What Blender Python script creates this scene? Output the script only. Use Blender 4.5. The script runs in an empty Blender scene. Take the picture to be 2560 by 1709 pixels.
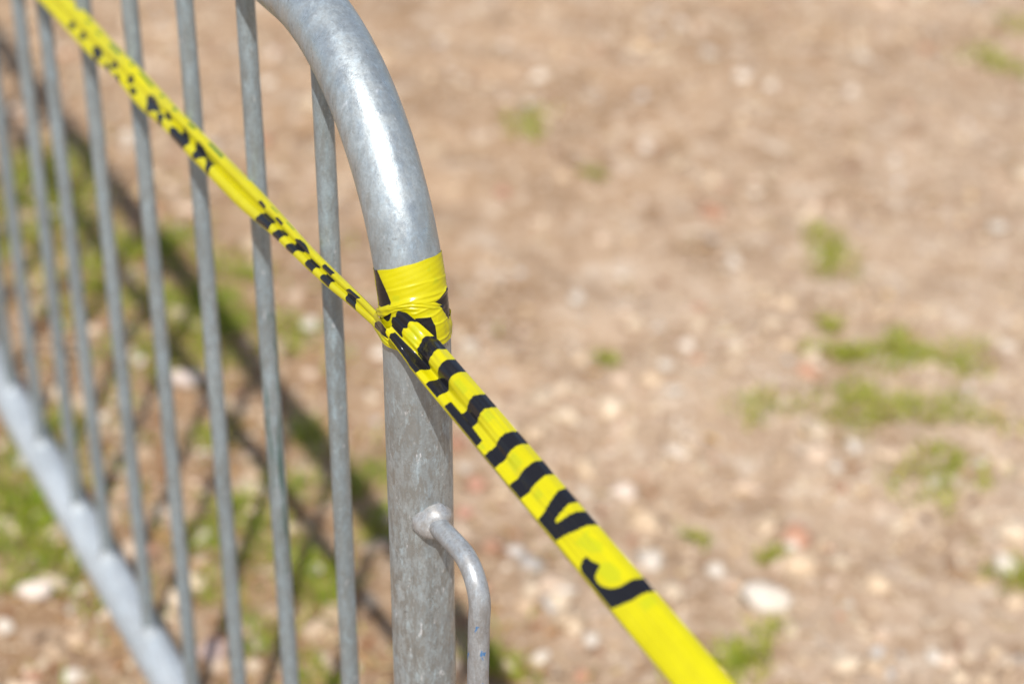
import bpy, math, random
import numpy as np
from mathutils import Matrix, Vector

rng = np.random.default_rng(7)
random.seed(7)
scene = bpy.context.scene
coll = scene.collection

# ------------------------------------------------------------------ camera
cam_d = bpy.data.cameras.new('camera')
cam = bpy.data.objects.new('camera', cam_d)
coll.objects.link(cam)
cr = Vector((0.4484972, 0.89378351, 0.00114277))
cu = Vector((-0.43549676, 0.21741374, 0.87354098))
cf = Vector((-0.78050806, 0.39227835, -0.48674928))
m = Matrix.Identity(4)
for i in range(3):
    m[i][0], m[i][1], m[i][2] = cr[i], cu[i], -cf[i]
m.translation = Vector((1.01589, -0.44516, 1.52781))
cam.matrix_world = m
cam_d.sensor_width = 36.0
cam_d.lens = 72.67
cam_d.clip_start = 0.02
cam_d.clip_end = 500.0
cam_d.dof.use_dof = True
cam_d.dof.focus_distance = 1.272
cam_d.dof.aperture_fstop = 4.0
scene.camera = cam

# ------------------------------------------------------------------ sky and sun
SUN = Vector((0.656, -0.41, 1.078)).normalized()
elev = math.asin(SUN.z)
azim = math.atan2(SUN.x, SUN.y)
world = bpy.data.worlds.new('World')
scene.world = world
world.use_nodes = True
wn = world.node_tree.nodes
wl = world.node_tree.links
wn.clear()
sky = wn.new('ShaderNodeTexSky')
sky.sky_type = 'NISHITA'
sky.sun_disc = False
sky.sun_elevation = elev
sky.sun_rotation = azim
sky.air_density = 1.0
sky.dust_density = 1.6
bg = wn.new('ShaderNodeBackground')
bg.inputs['Strength'].default_value = 0.115
wo = wn.new('ShaderNodeOutputWorld')
wl.new(sky.outputs[0], bg.inputs['Color'])
wl.new(bg.outputs[0], wo.inputs['Surface'])

sun_d = bpy.data.lights.new('sun', 'SUN')
sun_d.energy = 5.0
sun_d.angle = math.radians(0.53)
sun_d.color = (1.0, 0.97, 0.93)
sun = bpy.data.objects.new('sun', sun_d)
coll.objects.link(sun)
sun.rotation_euler = SUN.to_track_quat('Z', 'Y').to_euler()
sun.location = (3, -2, 6)

scene.view_settings.view_transform = 'Standard'
scene.view_settings.look = 'None'
scene.view_settings.exposure = 0.36
scene.view_settings.gamma = 1.0
scene.view_settings.use_curve_mapping = False
scene.render.engine = 'CYCLES'
scene.cycles.use_denoising = True
scene.cycles.max_bounces = 8


# ------------------------------------------------------------------ helpers
def mesh_obj(name, verts, faces, mat, parent=None, smooth=True, attrs=None):
    me = bpy.data.meshes.new(name)
    verts = np.asarray(verts, dtype=np.float32)
    if isinstance(faces, np.ndarray):
        k = faces.shape[1]
        me.vertices.add(len(verts))
        me.vertices.foreach_set('co', verts.ravel())
        me.loops.add(faces.size)
        me.loops.foreach_set('vertex_index', faces.astype(np.int32).ravel())
        me.polygons.add(len(faces))
        me.polygons.foreach_set('loop_start', np.arange(0, faces.size, k, dtype=np.int32))
        me.polygons.foreach_set('loop_total', np.full(len(faces), k, dtype=np.int32))
        me.update(calc_edges=True)
    else:
        me.from_pydata([tuple(map(float, v)) for v in verts], [], faces)
        me.update()
    if smooth:
        me.polygons.foreach_set('use_smooth', np.ones(len(me.polygons), dtype=bool))
    for an, av in (attrs or {}).items():
        av = np.asarray(av, dtype=np.float32)
        if av.ndim == 2:
            a = me.attributes.new(an, 'FLOAT_COLOR', 'POINT')
            a.data.foreach_set('color', av.ravel())
        else:
            a = me.attributes.new(an, 'FLOAT', 'POINT')
            a.data.foreach_set('value', av)
    if mat:
        me.materials.append(mat)
    o = bpy.data.objects.new(name, me)
    coll.objects.link(o)
    if parent:
        o.parent = parent
    return o


def empty(name, loc=(0, 0, 0)):
    o = bpy.data.objects.new(name, None)
    o.empty_display_size = 0.1
    o.location = loc
    coll.objects.link(o)
    return o


def tag(o, label=None, cat=None, group=None, kind=None):
    if label: o['label'] = label
    if cat: o['category'] = cat
    if group: o['group'] = group
    if kind: o['kind'] = kind
    return o


def grid_faces(nu, nv, close_u=False, close_v=False):
    iu = np.arange(nu if close_u else nu - 1)
    iv = np.arange(nv if close_v else nv - 1)
    a, b = np.meshgrid(iu, iv, indexing='ij')
    a2, b2 = (a + 1) % nu, (b + 1) % nv
    return np.stack([a * nv + b, a2 * nv + b, a2 * nv + b2, a * nv + b2], -1).reshape(-1, 4)


def sweep(path, r, n=24, cap=True, wob=0.0, seed=0):
    """tube along a poly-line (list of points); r scalar or list"""
    P = np.asarray(path, float)
    k = len(P)
    T = np.gradient(P, axis=0)
    T /= np.linalg.norm(T, axis=1, keepdims=True)
    ref = np.array([0.0, 1.0, 0.0])
    if abs(T[0] @ ref) > 0.9:
        ref = np.array([1.0, 0, 0])
    Nn = np.zeros_like(P)
    nrm = ref - T[0] * (ref @ T[0])
    for i in range(k):
        nrm = nrm - T[i] * (nrm @ T[i])
        nrm /= np.linalg.norm(nrm)
        Nn[i] = nrm
    B = np.cross(T, Nn)
    R = np.broadcast_to(np.asarray(r, float), (k,))
    a = np.linspace(0, 2 * np.pi, n, endpoint=False)
    rr = R[:, None] * np.ones(n)
    if wob:
        g = np.random.default_rng(seed)
        for _ in range(5):
            rr = rr + wob * np.sin(g.integers(1, 4) * a[None] + np.arange(k)[:, None] * g.uniform(.02, .25) + g.uniform(0, 6))
    V = P[:, None] + rr[..., None] * (np.cos(a)[None, :, None] * Nn[:, None] + np.sin(a)[None, :, None] * B[:, None])
    V = V.reshape(-1, 3)
    F = [tuple(f) for f in grid_faces(k, n, close_v=True)]
    if cap:
        F.append(tuple(range(n))[::-1])
        F.append(tuple(range((k - 1) * n, k * n)))
    return V, F


def lump(r, seed, flat=(1, 1, 1), sub=2, amp=.25):
    """irregular pebble-like lump"""
    v, f = ico(sub)
    g = np.random.default_rng(seed)
    d = np.ones(len(v))
    for _ in range(7):
        k = g.normal(size=3) * 1.6
        d += amp * .45 * np.sin(v @ k + g.uniform(0, 6))
    for _ in range(5):                         # broken facets
        n = g.normal(size=3); n /= np.linalg.norm(n)
        c = g.uniform(.62, .9)
        h = (v * d[:, None]) @ n
        d = np.where(h > c, d * c / np.maximum(h, 1e-6), d)
    return v * d[:, None] * r * np.array(flat), f


_ico = {}
def ico(sub):
    if sub in _ico:
        return _ico[sub]
    t = (1 + 5 ** .5) / 2
    v = [(-1, t, 0), (1, t, 0), (-1, -t, 0), (1, -t, 0), (0, -1, t), (0, 1, t), (0, -1, -t), (0, 1, -t), (t, 0, -1), (t, 0, 1), (-t, 0, -1), (-t, 0, 1)]
    v = [np.array(a) / np.linalg.norm(a) for a in v]
    f = [(0, 11, 5), (0, 5, 1), (0, 1, 7), (0, 7, 10), (0, 10, 11), (1, 5, 9), (5, 11, 4), (11, 10, 2), (10, 7, 6), (7, 1, 8), (3, 9, 4), (3, 4, 2), (3, 2, 6), (3, 6, 8), (3, 8, 9), (4, 9, 5), (2, 4, 11), (6, 2, 10), (8, 6, 7), (9, 8, 1)]
    for _ in range(sub):
        cache = {}
        def mid(a, b):
            k = (min(a, b), max(a, b))
            if k not in cache:
                q = v[a] + v[b]
                v.append(q / np.linalg.norm(q))
                cache[k] = len(v) - 1
            return cache[k]
        nf = []
        for a, b, c in f:
            x, y, z = mid(a, b), mid(b, c), mid(c, a)
            nf += [(a, x, z), (b, y, x), (c, z, y), (x, y, z)]
        f = nf
    _ico[sub] = (np.array(v), np.array(f))
    return _ico[sub]


# ------------------------------------------------------------------ materials
class NT:
    def __init__(self, name):
        self.m = bpy.data.materials.new(name)
        self.m.use_nodes = True
        self.t = self.m.node_tree
        self.t.nodes.clear()
        self.out = self.n('ShaderNodeOutputMaterial')
    def n(self, typ, **kw):
        nd = self.t.nodes.new(typ)
        for k, v in kw.items():
            setattr(nd, k, v)
        return nd
    def l(self, a, b):
        self.t.links.new(a, b)
    def val(self, sock, v):
        if hasattr(v, 'bl_idname') and hasattr(v, 'is_output'):
            self.l(v, sock)
        else:
            sock.default_value = v
    def coord(self, kind='Object', scale=(1, 1, 1), loc=(0, 0, 0)):
        c = self.n('ShaderNodeTexCoord')
        mp = self.n('ShaderNodeMapping')
        mp.inputs['Scale'].default_value = scale
        mp.inputs['Location'].default_value = loc
        self.l(c.outputs[kind], mp.inputs[0])
        return mp.outputs[0]
    def noise(self, vec, scale, detail=4, rough=.6, dist=0.0):
        x = self.n('ShaderNodeTexNoise')
        x.inputs['Scale'].default_value = scale
        x.inputs['Detail'].default_value = detail
        x.inputs['Roughness'].default_value = rough
        x.inputs['Distortion'].default_value = dist
        self.l(vec, x.inputs['Vector'])
        return x.outputs['Fac']
    def ramp(self, fac, stops, interp='LINEAR'):
        x = self.n('ShaderNodeValToRGB')
        x.color_ramp.interpolation = interp
        el = x.color_ramp.elements
        while len(el) < len(stops):
            el.new(.5)
        for e, (p, c) in zip(el, stops):
            e.position = p
            e.color = (c, c, c, 1) if not isinstance(c, tuple) else (*c, 1)
        self.l(fac, x.inputs[0])
        return x.outputs[0]
    def mix(self, fac, a, b, mode='MIX'):
        x = self.n('ShaderNodeMix', data_type='RGBA', blend_type=mode)
        for i, v in ((0, fac), (6, a), (7, b)):
            if isinstance(v, tuple):
                v = (*v, 1) if len(v) == 3 else v
            self.val(x.inputs[i], v)
        return x.outputs[2]
    def math(self, op, a, b=0.0, clamp=False):
        x = self.n('ShaderNodeMath', operation=op, use_clamp=clamp)
        self.val(x.inputs[0], a)
        self.val(x.inputs[1], b)
        return x.outputs[0]
    def attr(self, name):
        x = self.n('ShaderNodeAttribute', attribute_name=name)
        return x
    def bsdf(self, **kw):
        x = self.n('ShaderNodeBsdfPrincipled')
        for k, v in kw.items():
            s = x.inputs[k]
            if isinstance(v, tuple) and len(v) == 3:
                v = (*v, 1)
            self.val(s, v)
        return x
    def bump(self, h, strength, dist):
        b = self.n('ShaderNodeBump')
        b.inputs['Strength'].default_value = strength
        b.inputs['Distance'].default_value = dist
        self.l(h, b.inputs['Height'])
        return b.outputs[0]
    def done(self, sh):
        self.l(sh, self.out.inputs['Surface'])
        return self.m


def galvanised(name, axis='z', base=(.46, .47, .475), brown=.35, pale=.5, rough=.42, blue=0.0, green=0.0, metal=.30, worn_above=None):
    t = NT(name)
    # object coordinates stretched along the tube's axis
    sc = {'z': (1, 1, .38), 'x': (.38, 1, 1), 'o': (1, 1, .6)}[axis]
    v = t.coord('Object', sc)
    v0 = t.coord('Object')
    big = t.noise(v, 20, 5, .62, .5)
    mott = t.noise(v, 190, 7, .76, .2)
    blm = t.noise(t.coord('Object', sc, (3.1, 1.7, .4)), 190, 7, .76, .15)
    fine = t.noise(v0, 520, 4, .65)
    col = t.mix(t.ramp(big, [(.35, 0.0), (.68, 1.0)]), tuple(c * .80 for c in base), tuple(min(1, c * 1.16) for c in base))
    use = 1.0
    if worn_above is not None:          # handling keeps the bend cleaner than the post below it
        sep = t.n('ShaderNodeSeparateXYZ'); t.l(v0, sep.inputs[0])
        mr = t.n('ShaderNodeMapRange'); mr.interpolation_type = 'SMOOTHSTEP'
        mr.inputs['From Min'].default_value = worn_above; mr.inputs['From Max'].default_value = worn_above + .04
        mr.inputs['To Min'].default_value = 1.0; mr.inputs['To Max'].default_value = .42
        t.l(sep.outputs[2], mr.inputs['Value'])
        use = mr.outputs[0]
    # dull brownish patina and pale zinc blooms
    pat = t.math('MULTIPLY', t.math('MULTIPLY', t.ramp(mott, [(.44, 1.0), (.54, 0.0)]), brown), use)
    col = t.mix(pat, col, (base[0] * .70, base[1] * .63, base[2] * .57))
    bl = t.math('MULTIPLY', t.math('MULTIPLY', t.ramp(blm, [(.53, 0.0), (.64, 1.0)]), pale), use)
    col = t.mix(bl, col, (base[0] * 1.25, base[1] * 1.38, base[2] * 1.46))
    hot = t.math('MULTIPLY', t.math('MULTIPLY', t.ramp(t.noise(v, 230, 6, .7, .1), [(.61, 0.0), (.69, 1.0)]), pale), use)
    col = t.mix(hot, col, (.66, .69, .72))
    sp = t.math('MULTIPLY', t.ramp(t.noise(v0, 210, 2, .5), [(.72, 0.0), (.75, 1.0)]), .55)
    col = t.mix(sp, col, (.13, .12, .11))
    col = t.mix(t.math('MULTIPLY', t.ramp(fine, [(.38, 1.0), (.58, 0.0)]), .3), col, (base[0] * .55, base[1] * .54, base[2] * .53))
    scr = t.noise(t.coord('Object', (1, 1, .035) if axis != 'x' else (.035, 1, 1)), 520, 3, .5)
    col = t.mix(t.math('MULTIPLY', t.ramp(scr, [(.66, 0.0), (.70, 1.0)]), .4), col, (base[0] * .45, base[1] * .44, base[2] * .42))
    if blue:
        sep = t.n('ShaderNodeSeparateXYZ'); t.l(v0, sep.inputs[0])
        low = t.math('LESS_THAN', sep.outputs[2], .757)
        vb = t.coord('Object', (1, 1, .45))
        mb = t.math('MULTIPLY', t.ramp(t.noise(vb, 190, 3, .6), [(.63, 0.0), (.67, 1.0)]), low)
        col = t.mix(t.math('MULTIPLY', mb, blue), col, (.02, .17, .42))
    if green:
        sep = t.n('ShaderNodeSeparateXYZ'); t.l(v0, sep.inputs[0])
        z = sep.outputs[2]
        win = t.math('MULTIPLY', t.math('GREATER_THAN', z, .565), t.math('LESS_THAN', z, .80))
        vg = t.coord('Object', (1, 1, .06))
        mg = t.math('MULTIPLY', t.ramp(t.noise(vg, 150, 4, .65, .4), [(.52, 0.0), (.60, 1.0)]), win)
        col = t.mix(t.math('MULTIPLY', mg, green), col, (.06, .12, .10))
    ro = t.ramp(t.noise(v, 75, 6, .7, .2), [(.38, rough - .10), (.62, rough + .26)])
    h = t.math('ADD', t.math('MULTIPLY', mott, .5), t.math('MULTIPLY', fine, .3))
    b = t.bsdf(**{'Base Color': col, 'Metallic': metal, 'Roughness': ro, 'Specular IOR Level': .55, 'Normal': t.bump(h, .4, .0010)})
    return t.done(b.outputs[0])


M_frame = galvanised('galvanised_frame', 'z', base=(.33, .368, .38), brown=.85, pale=.9, rough=.36, metal=.55, worn_above=.86)
M_bar = galvanised('galvanised_bar', 'z', base=(.285, .338, .36), brown=.55, pale=.6, rough=.40, metal=.5)
M_bar_scuffed = galvanised('galvanised_bar_scuffed', 'z', base=(.285, .338, .36), brown=.55, pale=.6, rough=.40, metal=.5, green=.85)
M_rail = galvanised('galvanised_rail', 'x', base=(.40, .435, .455), brown=.35, pale=.5, rough=.58)
M_hook = galvanised('galvanised_hook', 'z', base=(.30, .315, .325), brown=.6, pale=.4, rough=.38, blue=.8)
M_weld = galvanised('weld_metal', 'o', base=(.33, .335, .335), brown=.6, pale=.4, rough=.34)


def tape_material():
    t = NT('printed_plastic_tape')
    v = t.coord('Object')
    ink = t.attr('ink').outputs['Fac']
    und = t.attr('under').outputs['Fac']
    wear = t.noise(v, 240, 4, .65)
    ye = t.mix(t.ramp(t.noise(v, 45, 3), [(.35, 0.0), (.65, 1.0)]), (.53, .475, .002), (.575, .52, .003))
    ye = t.mix(t.math('MULTIPLY', und, .45, True), ye, (.36, .43, .012))
    ye = t.mix(t.math('SUBTRACT', und, 1.0, True), ye, (.055, .13, .022))
    ye = t.mix(t.math('MULTIPLY', t.ramp(wear, [(.66, 0.0), (.74, 1.0)]), .18), ye, (.40, .34, .01))
    # ink edge: signed distance in millimetres, slightly ragged
    rag = t.math('MULTIPLY', t.math('SUBTRACT', t.noise(v, 900, 2), .5), .18)
    d = t.math('ADD', ink, rag)
    mk = t.n('ShaderNodeMapRange'); mk.interpolation_type = 'SMOOTHSTEP'
    mk.inputs['From Min'].default_value = .12; mk.inputs['From Max'].default_value = -.12
    t.l(d, mk.inputs['Value'])
    mask = mk.outputs[0]
    col = t.mix(mask, ye, (.011, .0105, .012))
    vs = t.coord('Object', (.06, 1, 1))
    h = t.math('ADD', t.noise(vs, 420, 3, .5), t.math('MULTIPLY', t.noise(v, 160, 2), .5))
    b = t.bsdf(**{'Base Color': col, 'Roughness': t.math('ADD', .24, t.math('MULTIPLY', mask, -.05)), 'Specular IOR Level': t.math('SUBTRACT', .5, t.math("MULTIPLY", mask, .25)), 'Normal': t.bump(h, .07, .0006)})
    tr = t.n('ShaderNodeBsdfTranslucent')
    t.l(col, tr.inputs['Color'])
    ms = t.n('ShaderNodeMixShader')
    t.l(t.math('MULTIPLY', t.math('SUBTRACT', 1.0, mask), .24), ms.inputs[0])
    t.l(b.outputs[0], ms.inputs[1]); t.l(tr.outputs[0], ms.inputs[2])
    return t.done(ms.outputs[0])


M_tape = tape_material()


def soil_material():
    t = NT('dry_soil')
    v = t.coord('Object')
    big = t.noise(v, 1.6, 5, .6, .4)
    med = t.noise(v, 8, 6, .62, .4)
    blot = t.noise(t.coord('Object', (1, 1, 1), (4.2, 1.3, 0)), 17, 5, .6, .3)
    fine = t.noise(v, 34, 6, .7)
    grit = t.noise(v, 240, 4, .7)
    # trodden tan soil, dusty pale gravel bed towards the near right, reddish earth between
    sep = t.n('ShaderNodeSeparateXYZ'); t.l(v, sep.inputs[0])
    bed = t.math('ADD', t.math('MULTIPLY', sep.outputs[0], .42), t.math('MULTIPLY', sep.outputs[1], .32))
    bed = t.math('ADD', bed, t.math('MULTIPLY', big, .9))
    bm = t.ramp(t.math('ADD', bed, .27), [(.25, 0.0), (.75, 1.0)])
    col = t.mix(t.ramp(big, [(.38, 0.0), (.62, 1.0)]), (.29, .186, .106), (.365, .245, .15))
    col = t.mix(t.math('MULTIPLY', bm, .8), col, (.41, .31, .222))
    col = t.mix(t.math('MULTIPLY', t.ramp(med, [(.40, 1.0), (.53, 0.0)]), .7), col, (.215, .134, .074))
    col = t.mix(t.math('MULTIPLY', t.ramp(blot, [(.54, 0.0), (.66, 1.0)]), .7), col, (.53, .44, .345))
    col = t.mix(t.math('MULTIPLY', t.ramp(fine, [(.5, 0.0), (.68, 1.0)]), .55), col, (.53, .425, .32))
    col = t.mix(t.math('MULTIPLY', t.ramp(fine, [(.36, 1.0), (.48, 0.0)]), .6), col, (.195, .118, .066))
    col = t.mix(t.math('MULTIPLY', t.ramp(grit, [(.36, 1.0), (.5, 0.0)]), .3), col, (.24, .15, .09))
    # darker, humus-rich strip where the weeds grow along the barrier
    yy = t.math('ABSOLUTE', t.math('SUBTRACT', t.math('ADD', sep.outputs[1], t.math('MULTIPLY', t.math('SUBTRACT', med, .5), .5)), .16))
    strip = t.ramp(yy, [(.22, 1.0), (.52, 0.0)])
    col = t.mix(t.math('MULTIPLY', strip, .62), col, (.235, .145, .078))
    h = t.math('ADD', t.math('MULTIPLY', fine, .7), t.math('MULTIPLY', grit, .3))
    b = t.bsdf(**{'Base Color': col, 'Roughness': .95, 'Specular IOR Level': .15, 'Normal': t.bump(h, .8, .010)})
    return t.done(b.outputs[0])


def stone_material():
    t = NT('stone')
    c = t.attr('tint').outputs['Color']
    v = t.coord('Object')
    n = t.noise(v, 90, 5, .65)
    col = t.mix(t.ramp(n, [(.3, 0.0), (.7, 1.0)]), t.mix(1.0, c, (.72, .68, .62), 'MULTIPLY'), c)
    b = t.bsdf(**{'Base Color': col, 'Roughness': .8, 'Specular IOR Level': .3, 'Normal': t.bump(n, .5, .003)})
    return t.done(b.outputs[0])


def blade_material():
    t = NT('grass_blade')
    c = t.attr('tint').outputs['Color']
    b = t.bsdf(**{'Base Color': c, 'Roughness': .5, 'Specular IOR Level': .35})
    tr = t.n('ShaderNodeBsdfTranslucent')
    t.l(c, tr.inputs['Color'])
    ms = t.n('ShaderNodeMixShader'); ms.inputs[0].default_value = .42
    t.l(b.outputs[0], ms.inputs[1]); t.l(tr.outputs[0], ms.inputs[2])
    return t.done(ms.outputs[0])


M_soil = soil_material()
M_stone = stone_material()
M_blade = blade_material()

# ------------------------------------------------------------------ ground: one sheet
def axis_pts(a, b, step, far):
    core = np.arange(a, b + 1e-6, step)
    lo = a - np.geomspace(step, far, 26)[::-1]
    hi = b + np.geomspace(step, far, 26)
    return np.concatenate([lo, core, hi])


gx = axis_pts(-4.2, 1.2, .022, 120)
gy = axis_pts(-1.4, 3.6, .022, 120)


def ground_z(x, y):
    g = np.random.default_rng(3)
    z = np.zeros_like(x)
    for _ in range(26):
        k = g.uniform(2, 42)
        a = g.uniform(0, 6.283)
        z += .0115 / k ** .62 * np.sin(k * (x * np.cos(a) + y * np.sin(a)) + g.uniform(0, 6.283))
    f = np.clip(1 - (np.hypot(x + 1.4, y - .8) - 3.2) / 3, 0, 1)
    return z * f * .8


GX, GY = np.meshgrid(gx, gy, indexing='ij')
GZ = ground_z(GX, GY)
ground = mesh_obj('ground', np.stack([GX, GY, GZ], -1).reshape(-1, 3), grid_faces(len(gx), len(gy)), M_soil)
tag(ground, kind='structure', label='dry tan soil and grit ground')

# ------------------------------------------------------------------ crowd barrier
ARCH_R, ARCH_Z, TUBE_R = .17715, .9007, .021
TOP_Z = ARCH_Z + ARCH_R
FAR_X = -3.0
RAIL_Z = .186


def tube_frame(t):
    t = np.asarray(t, float)
    th = np.clip((t - ARCH_Z) / ARCH_R, 0, np.pi / 2)
    cx = np.where(t < ARCH_Z, 0, -ARCH_R + ARCH_R * np.cos(th))
    cz = np.where(t < ARCH_Z, t, ARCH_Z + ARCH_R * np.sin(th))
    return cx, cz, np.cos(th), np.sin(th)


def on_tube(t, phi, r):
    cx, cz, nx, nz = tube_frame(t)
    return np.stack([cx + r * np.cos(phi) * nx, r * np.sin(phi) + 0 * cx, cz + r * np.cos(phi) * nz], -1)


barrier = empty('crowd_barrier')
tag(barrier, 'galvanised steel crowd barrier with upright bars and rounded tubular corner', 'barrier')

th = np.linspace(0, np.pi / 2, 40)
path = [(0, 0, z) for z in np.linspace(.06, ARCH_Z, 60)[:-1]]
path += [(-ARCH_R + ARCH_R * math.cos(a), 0, ARCH_Z + ARCH_R * math.sin(a)) for a in th]
path += [(x, 0, TOP_Z) for x in np.linspace(-ARCH_R, FAR_X + ARCH_R, 90)[1:-1]]
path += [(FAR_X + ARCH_R - ARCH_R * math.sin(a), 0, ARCH_Z + ARCH_R * math.cos(a)) for a in th]
path += [(FAR_X, 0, z) for z in np.linspace(ARCH_Z, .06, 60)[1:]]
V, F = sweep(path, TUBE_R, 56, wob=.00005, seed=1)
mesh_obj('frame_tube', V, F, M_frame, barrier)

V, F = sweep([(x, 0, RAIL_Z) for x in np.linspace(-.012, FAR_X + .012, 60)], .0212, 36, wob=.00006, seed=2)
mesh_obj('bottom_rail', V, F, M_rail, barrier)

bar_x = [-.141, -.2775, -.4195, -.5705, -.7155, -.868, -.9775, -1.132, -1.275, -1.417, -1.56, -1.70, -1.845, -1.99, -2.13, -2.275, -2.42, -2.56, -2.70, -2.845]
BAR_R = .0069
for k, bx in enumerate(bar_x):
    top = TOP_Z
    if bx > -ARCH_R:
        top = ARCH_Z + math.sqrt(max(ARCH_R ** 2 - (bx + ARCH_R) ** 2, 0))
    elif bx < FAR_X + ARCH_R:
        top = ARCH_Z + math.sqrt(max(ARCH_R ** 2 - (bx - FAR_X - ARCH_R) ** 2, 0))
    g = np.random.default_rng(50 + k)
    lean = g.normal(0, .0012, 2)
    zz = np.linspace(RAIL_Z + .010, top - .010, 46)
    bow = .0008 * np.sin((zz - .2) * g.uniform(2, 5) + g.uniform(0, 6))
    pts = [(bx + lean[0] * (z - .6) + b, lean[1] * (z - .6) + b * .5, z) for z, b in zip(zz, bow)]
    V, F = sweep(pts, BAR_R, 22, wob=.00003, seed=k)
    b = mesh_obj('bar', V, F, M_bar_scuffed if k == 1 else M_bar, barrier)
    if k == 1:
        b['label'] = 'bar scuffed with dark green paint'
    # weld fillet where the bar meets the bottom rail
    a = np.linspace(0, 2 * np.pi, 18, endpoint=False)
    prof = [(.0135, .0175), (.0122, .0205), (.0104, .0230), (.0088, .0255), (.0076, .0285), (.0068, .0320)]
    W = []
    for rr, hz in prof:
        for ang in a:
            q = rr * (1 + .08 * math.sin(5 * ang + k))
            W.append((pts[0][0] + q * math.cos(ang), q * math.sin(ang) * .95, RAIL_Z + hz - (q * math.sin(ang)) ** 2 * 16))
    mesh_obj('weld_bead', W, [tuple(f) for f in grid_faces(len(prof), 18, close_v=True)], M_rail, b)


def hook_path(sx, x0, zt, zb):
    p = []
    x1, rb = x0 + sx * .0868, .026
    for x in np.linspace(x0 + sx * .012, x1 - sx * rb, 8):
        p.append((x, 0, zt + .0035 * abs(x - x0) / .06))
    for a in np.linspace(0, np.pi / 2, 12)[1:]:
        p.append((x1 - sx * rb + sx * rb * math.sin(a), 0, zt + .0035 - rb + rb * math.cos(a)))
    for z in np.linspace(zt - rb, zb + rb, 16)[1:]:
        p.append((x1 - sx * .0035 * (zt - z) / .08, 0, z))
    xe = p[-1][0]
    for a in np.linspace(0, np.pi / 2, 10)[1:]:
        p.append((xe - sx * rb + sx * rb * math.cos(a), 0, zb + rb - rb * math.sin(a)))
    for x in np.linspace(xe - sx * rb, x0 + sx * .012, 6)[1:]:
        p.append((x, 0, zb))
    return p


for sx, x0, zt, zb in ((1, 0, .7895, .60), (-1, FAR_X, .7895, .60)):
    V, F = sweep(hook_path(sx, x0, zt, zb), .00685, 26, wob=.00004, seed=9)
    hk = mesh_obj('hook', V, F, M_hook, barrier)
    if sx > 0:
        hk['label'] = 'bent coupling hook with flecks of blue paint'
    # lumpy weld collar around the rod where it leaves the post
    W = []
    prof = [(.0165, .0122), (.0190, .0126), (.0215, .0127), (.0240, .0122), (.0262, .0112), (.0280, .0098), (.0294, .0080), (.0300, .0058)]
    a = np.linspace(0, 2 * np.pi, 30, endpoint=False)
    for j, (xx, rr) in enumerate(prof):
        for ang in a:
            q = rr * (1 + max(0, 1 - j / 6) * (.08 * math.sin(3 * ang + 1.2) + .05 * math.sin(5 * ang + j * .6) + .03 * math.sin(11 * ang - j * .9)))
            W.append((x0 + sx * (xx - (q * math.sin(ang)) ** 2 * 20 + .0012 * math.sin(2 * ang + .7) * (j > 1)), q * math.sin(ang) * 1.08, zt + .002 + q * math.cos(ang) * .92))
    mesh_obj('weld_bead', W, [tuple(f) for f in grid_faces(len(prof), 30, close_v=True)], M_weld, hk)

# bolted-on feet: flat bowed bars crossing under each end of the panel
for fx in (-.16, FAR_X + .16):
    pts = [(fx, y, .052 * math.cos(y / .285 * math.pi / 2) ** .7 + .012) for y in np.linspace(-.28, .28, 31)]
    pts += []
    V, F = sweep(pts, .0135, 18)
    ft = mesh_obj('foot', V, F, M_rail, barrier)
    V, F = sweep([(fx, 0, z) for z in np.linspace(.06, RAIL_Z - .008, 6)], .012, 18)
    mesh_obj('foot_stem', V, F, M_rail, ft)

# ------------------------------------------------------------------ barrier tape
tape = empty('barrier_tape', (0, 0, 0))
tag(tape, 'yellow plastic barrier tape with black lettering, tied round the barrier post', 'barrier tape')

TE1 = np.array([.99808, 0, -.06188]); TA = np.array([.03856, .78210, .62195]); TN = np.array([.0484, -.62315, .7806]); TO = np.array([0, -.020, .917])
RW = np.array([0, 1.2, 3, 5, 7, 9, 11, 13, 16, 19, 21, 22.8, 24.]) / 1000
RS = np.array([6, 20, 28, 43, 70, 100, 135, 180, 225, 600]) / 1000
RD = np.array([
    [-6, -4, -2.5, -2, -2, -1, .5, 1.5, 2, 3, 2, -2, -5],
    [-3, -1.5, -.5, -1, -2, -1, 1.2, 2.6, 1.2, 3.4, 2.4, 0, -2],
    [-.5, 1.2, 2, 0.2, -2.2, -2.2, .8, 1.2, 2.6, 3.7, 2.3, 0, -1.5],
    [.5, 2.2, 2, 1, -2, -3, 1.2, 2.8, 3.8, 4.2, 3, .4, -1.2],
    [-.8, 0, .5, -.2, -1.5, -1.8, .5, 3, 4.4, 3.6, 2.6, .6, -1.2],
    [-1, 1.2, 1.6, 1.4, .2, -.4, .9, 2.6, 3.9, 3.9, 2.2, .2, -1.4],
    [-1, 2.2, 2.8, 2.7, 2.2, 2.2, 3, 3.9, 4.3, 4, 2.2, 0, -1.4],
    [-1, 2.2, 2.7, 2.6, 2.3, 2.8, 3.2, 3.5, 3.6, 3.2, 2.2, 0, -1.4],
    [-1, 1.6, 2.2, 2.5, 2.8, 3, 3.2, 3.3, 3.4, 2.9, 1.9, 0, -1.4],
    [-1, 1.2, 1.9, 2.3, 2.7, 3.2, 3.2, 3, 2.8, 2.5, 1.7, 0, -1.4]]) / 1000
LIFT_S = np.array([4, 8, 14, 20, 25, 30, 36]) / 1000
LIFT = np.array([23, 23.5, 20, 10.5, 4, .6, 0]) / 1000


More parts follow.
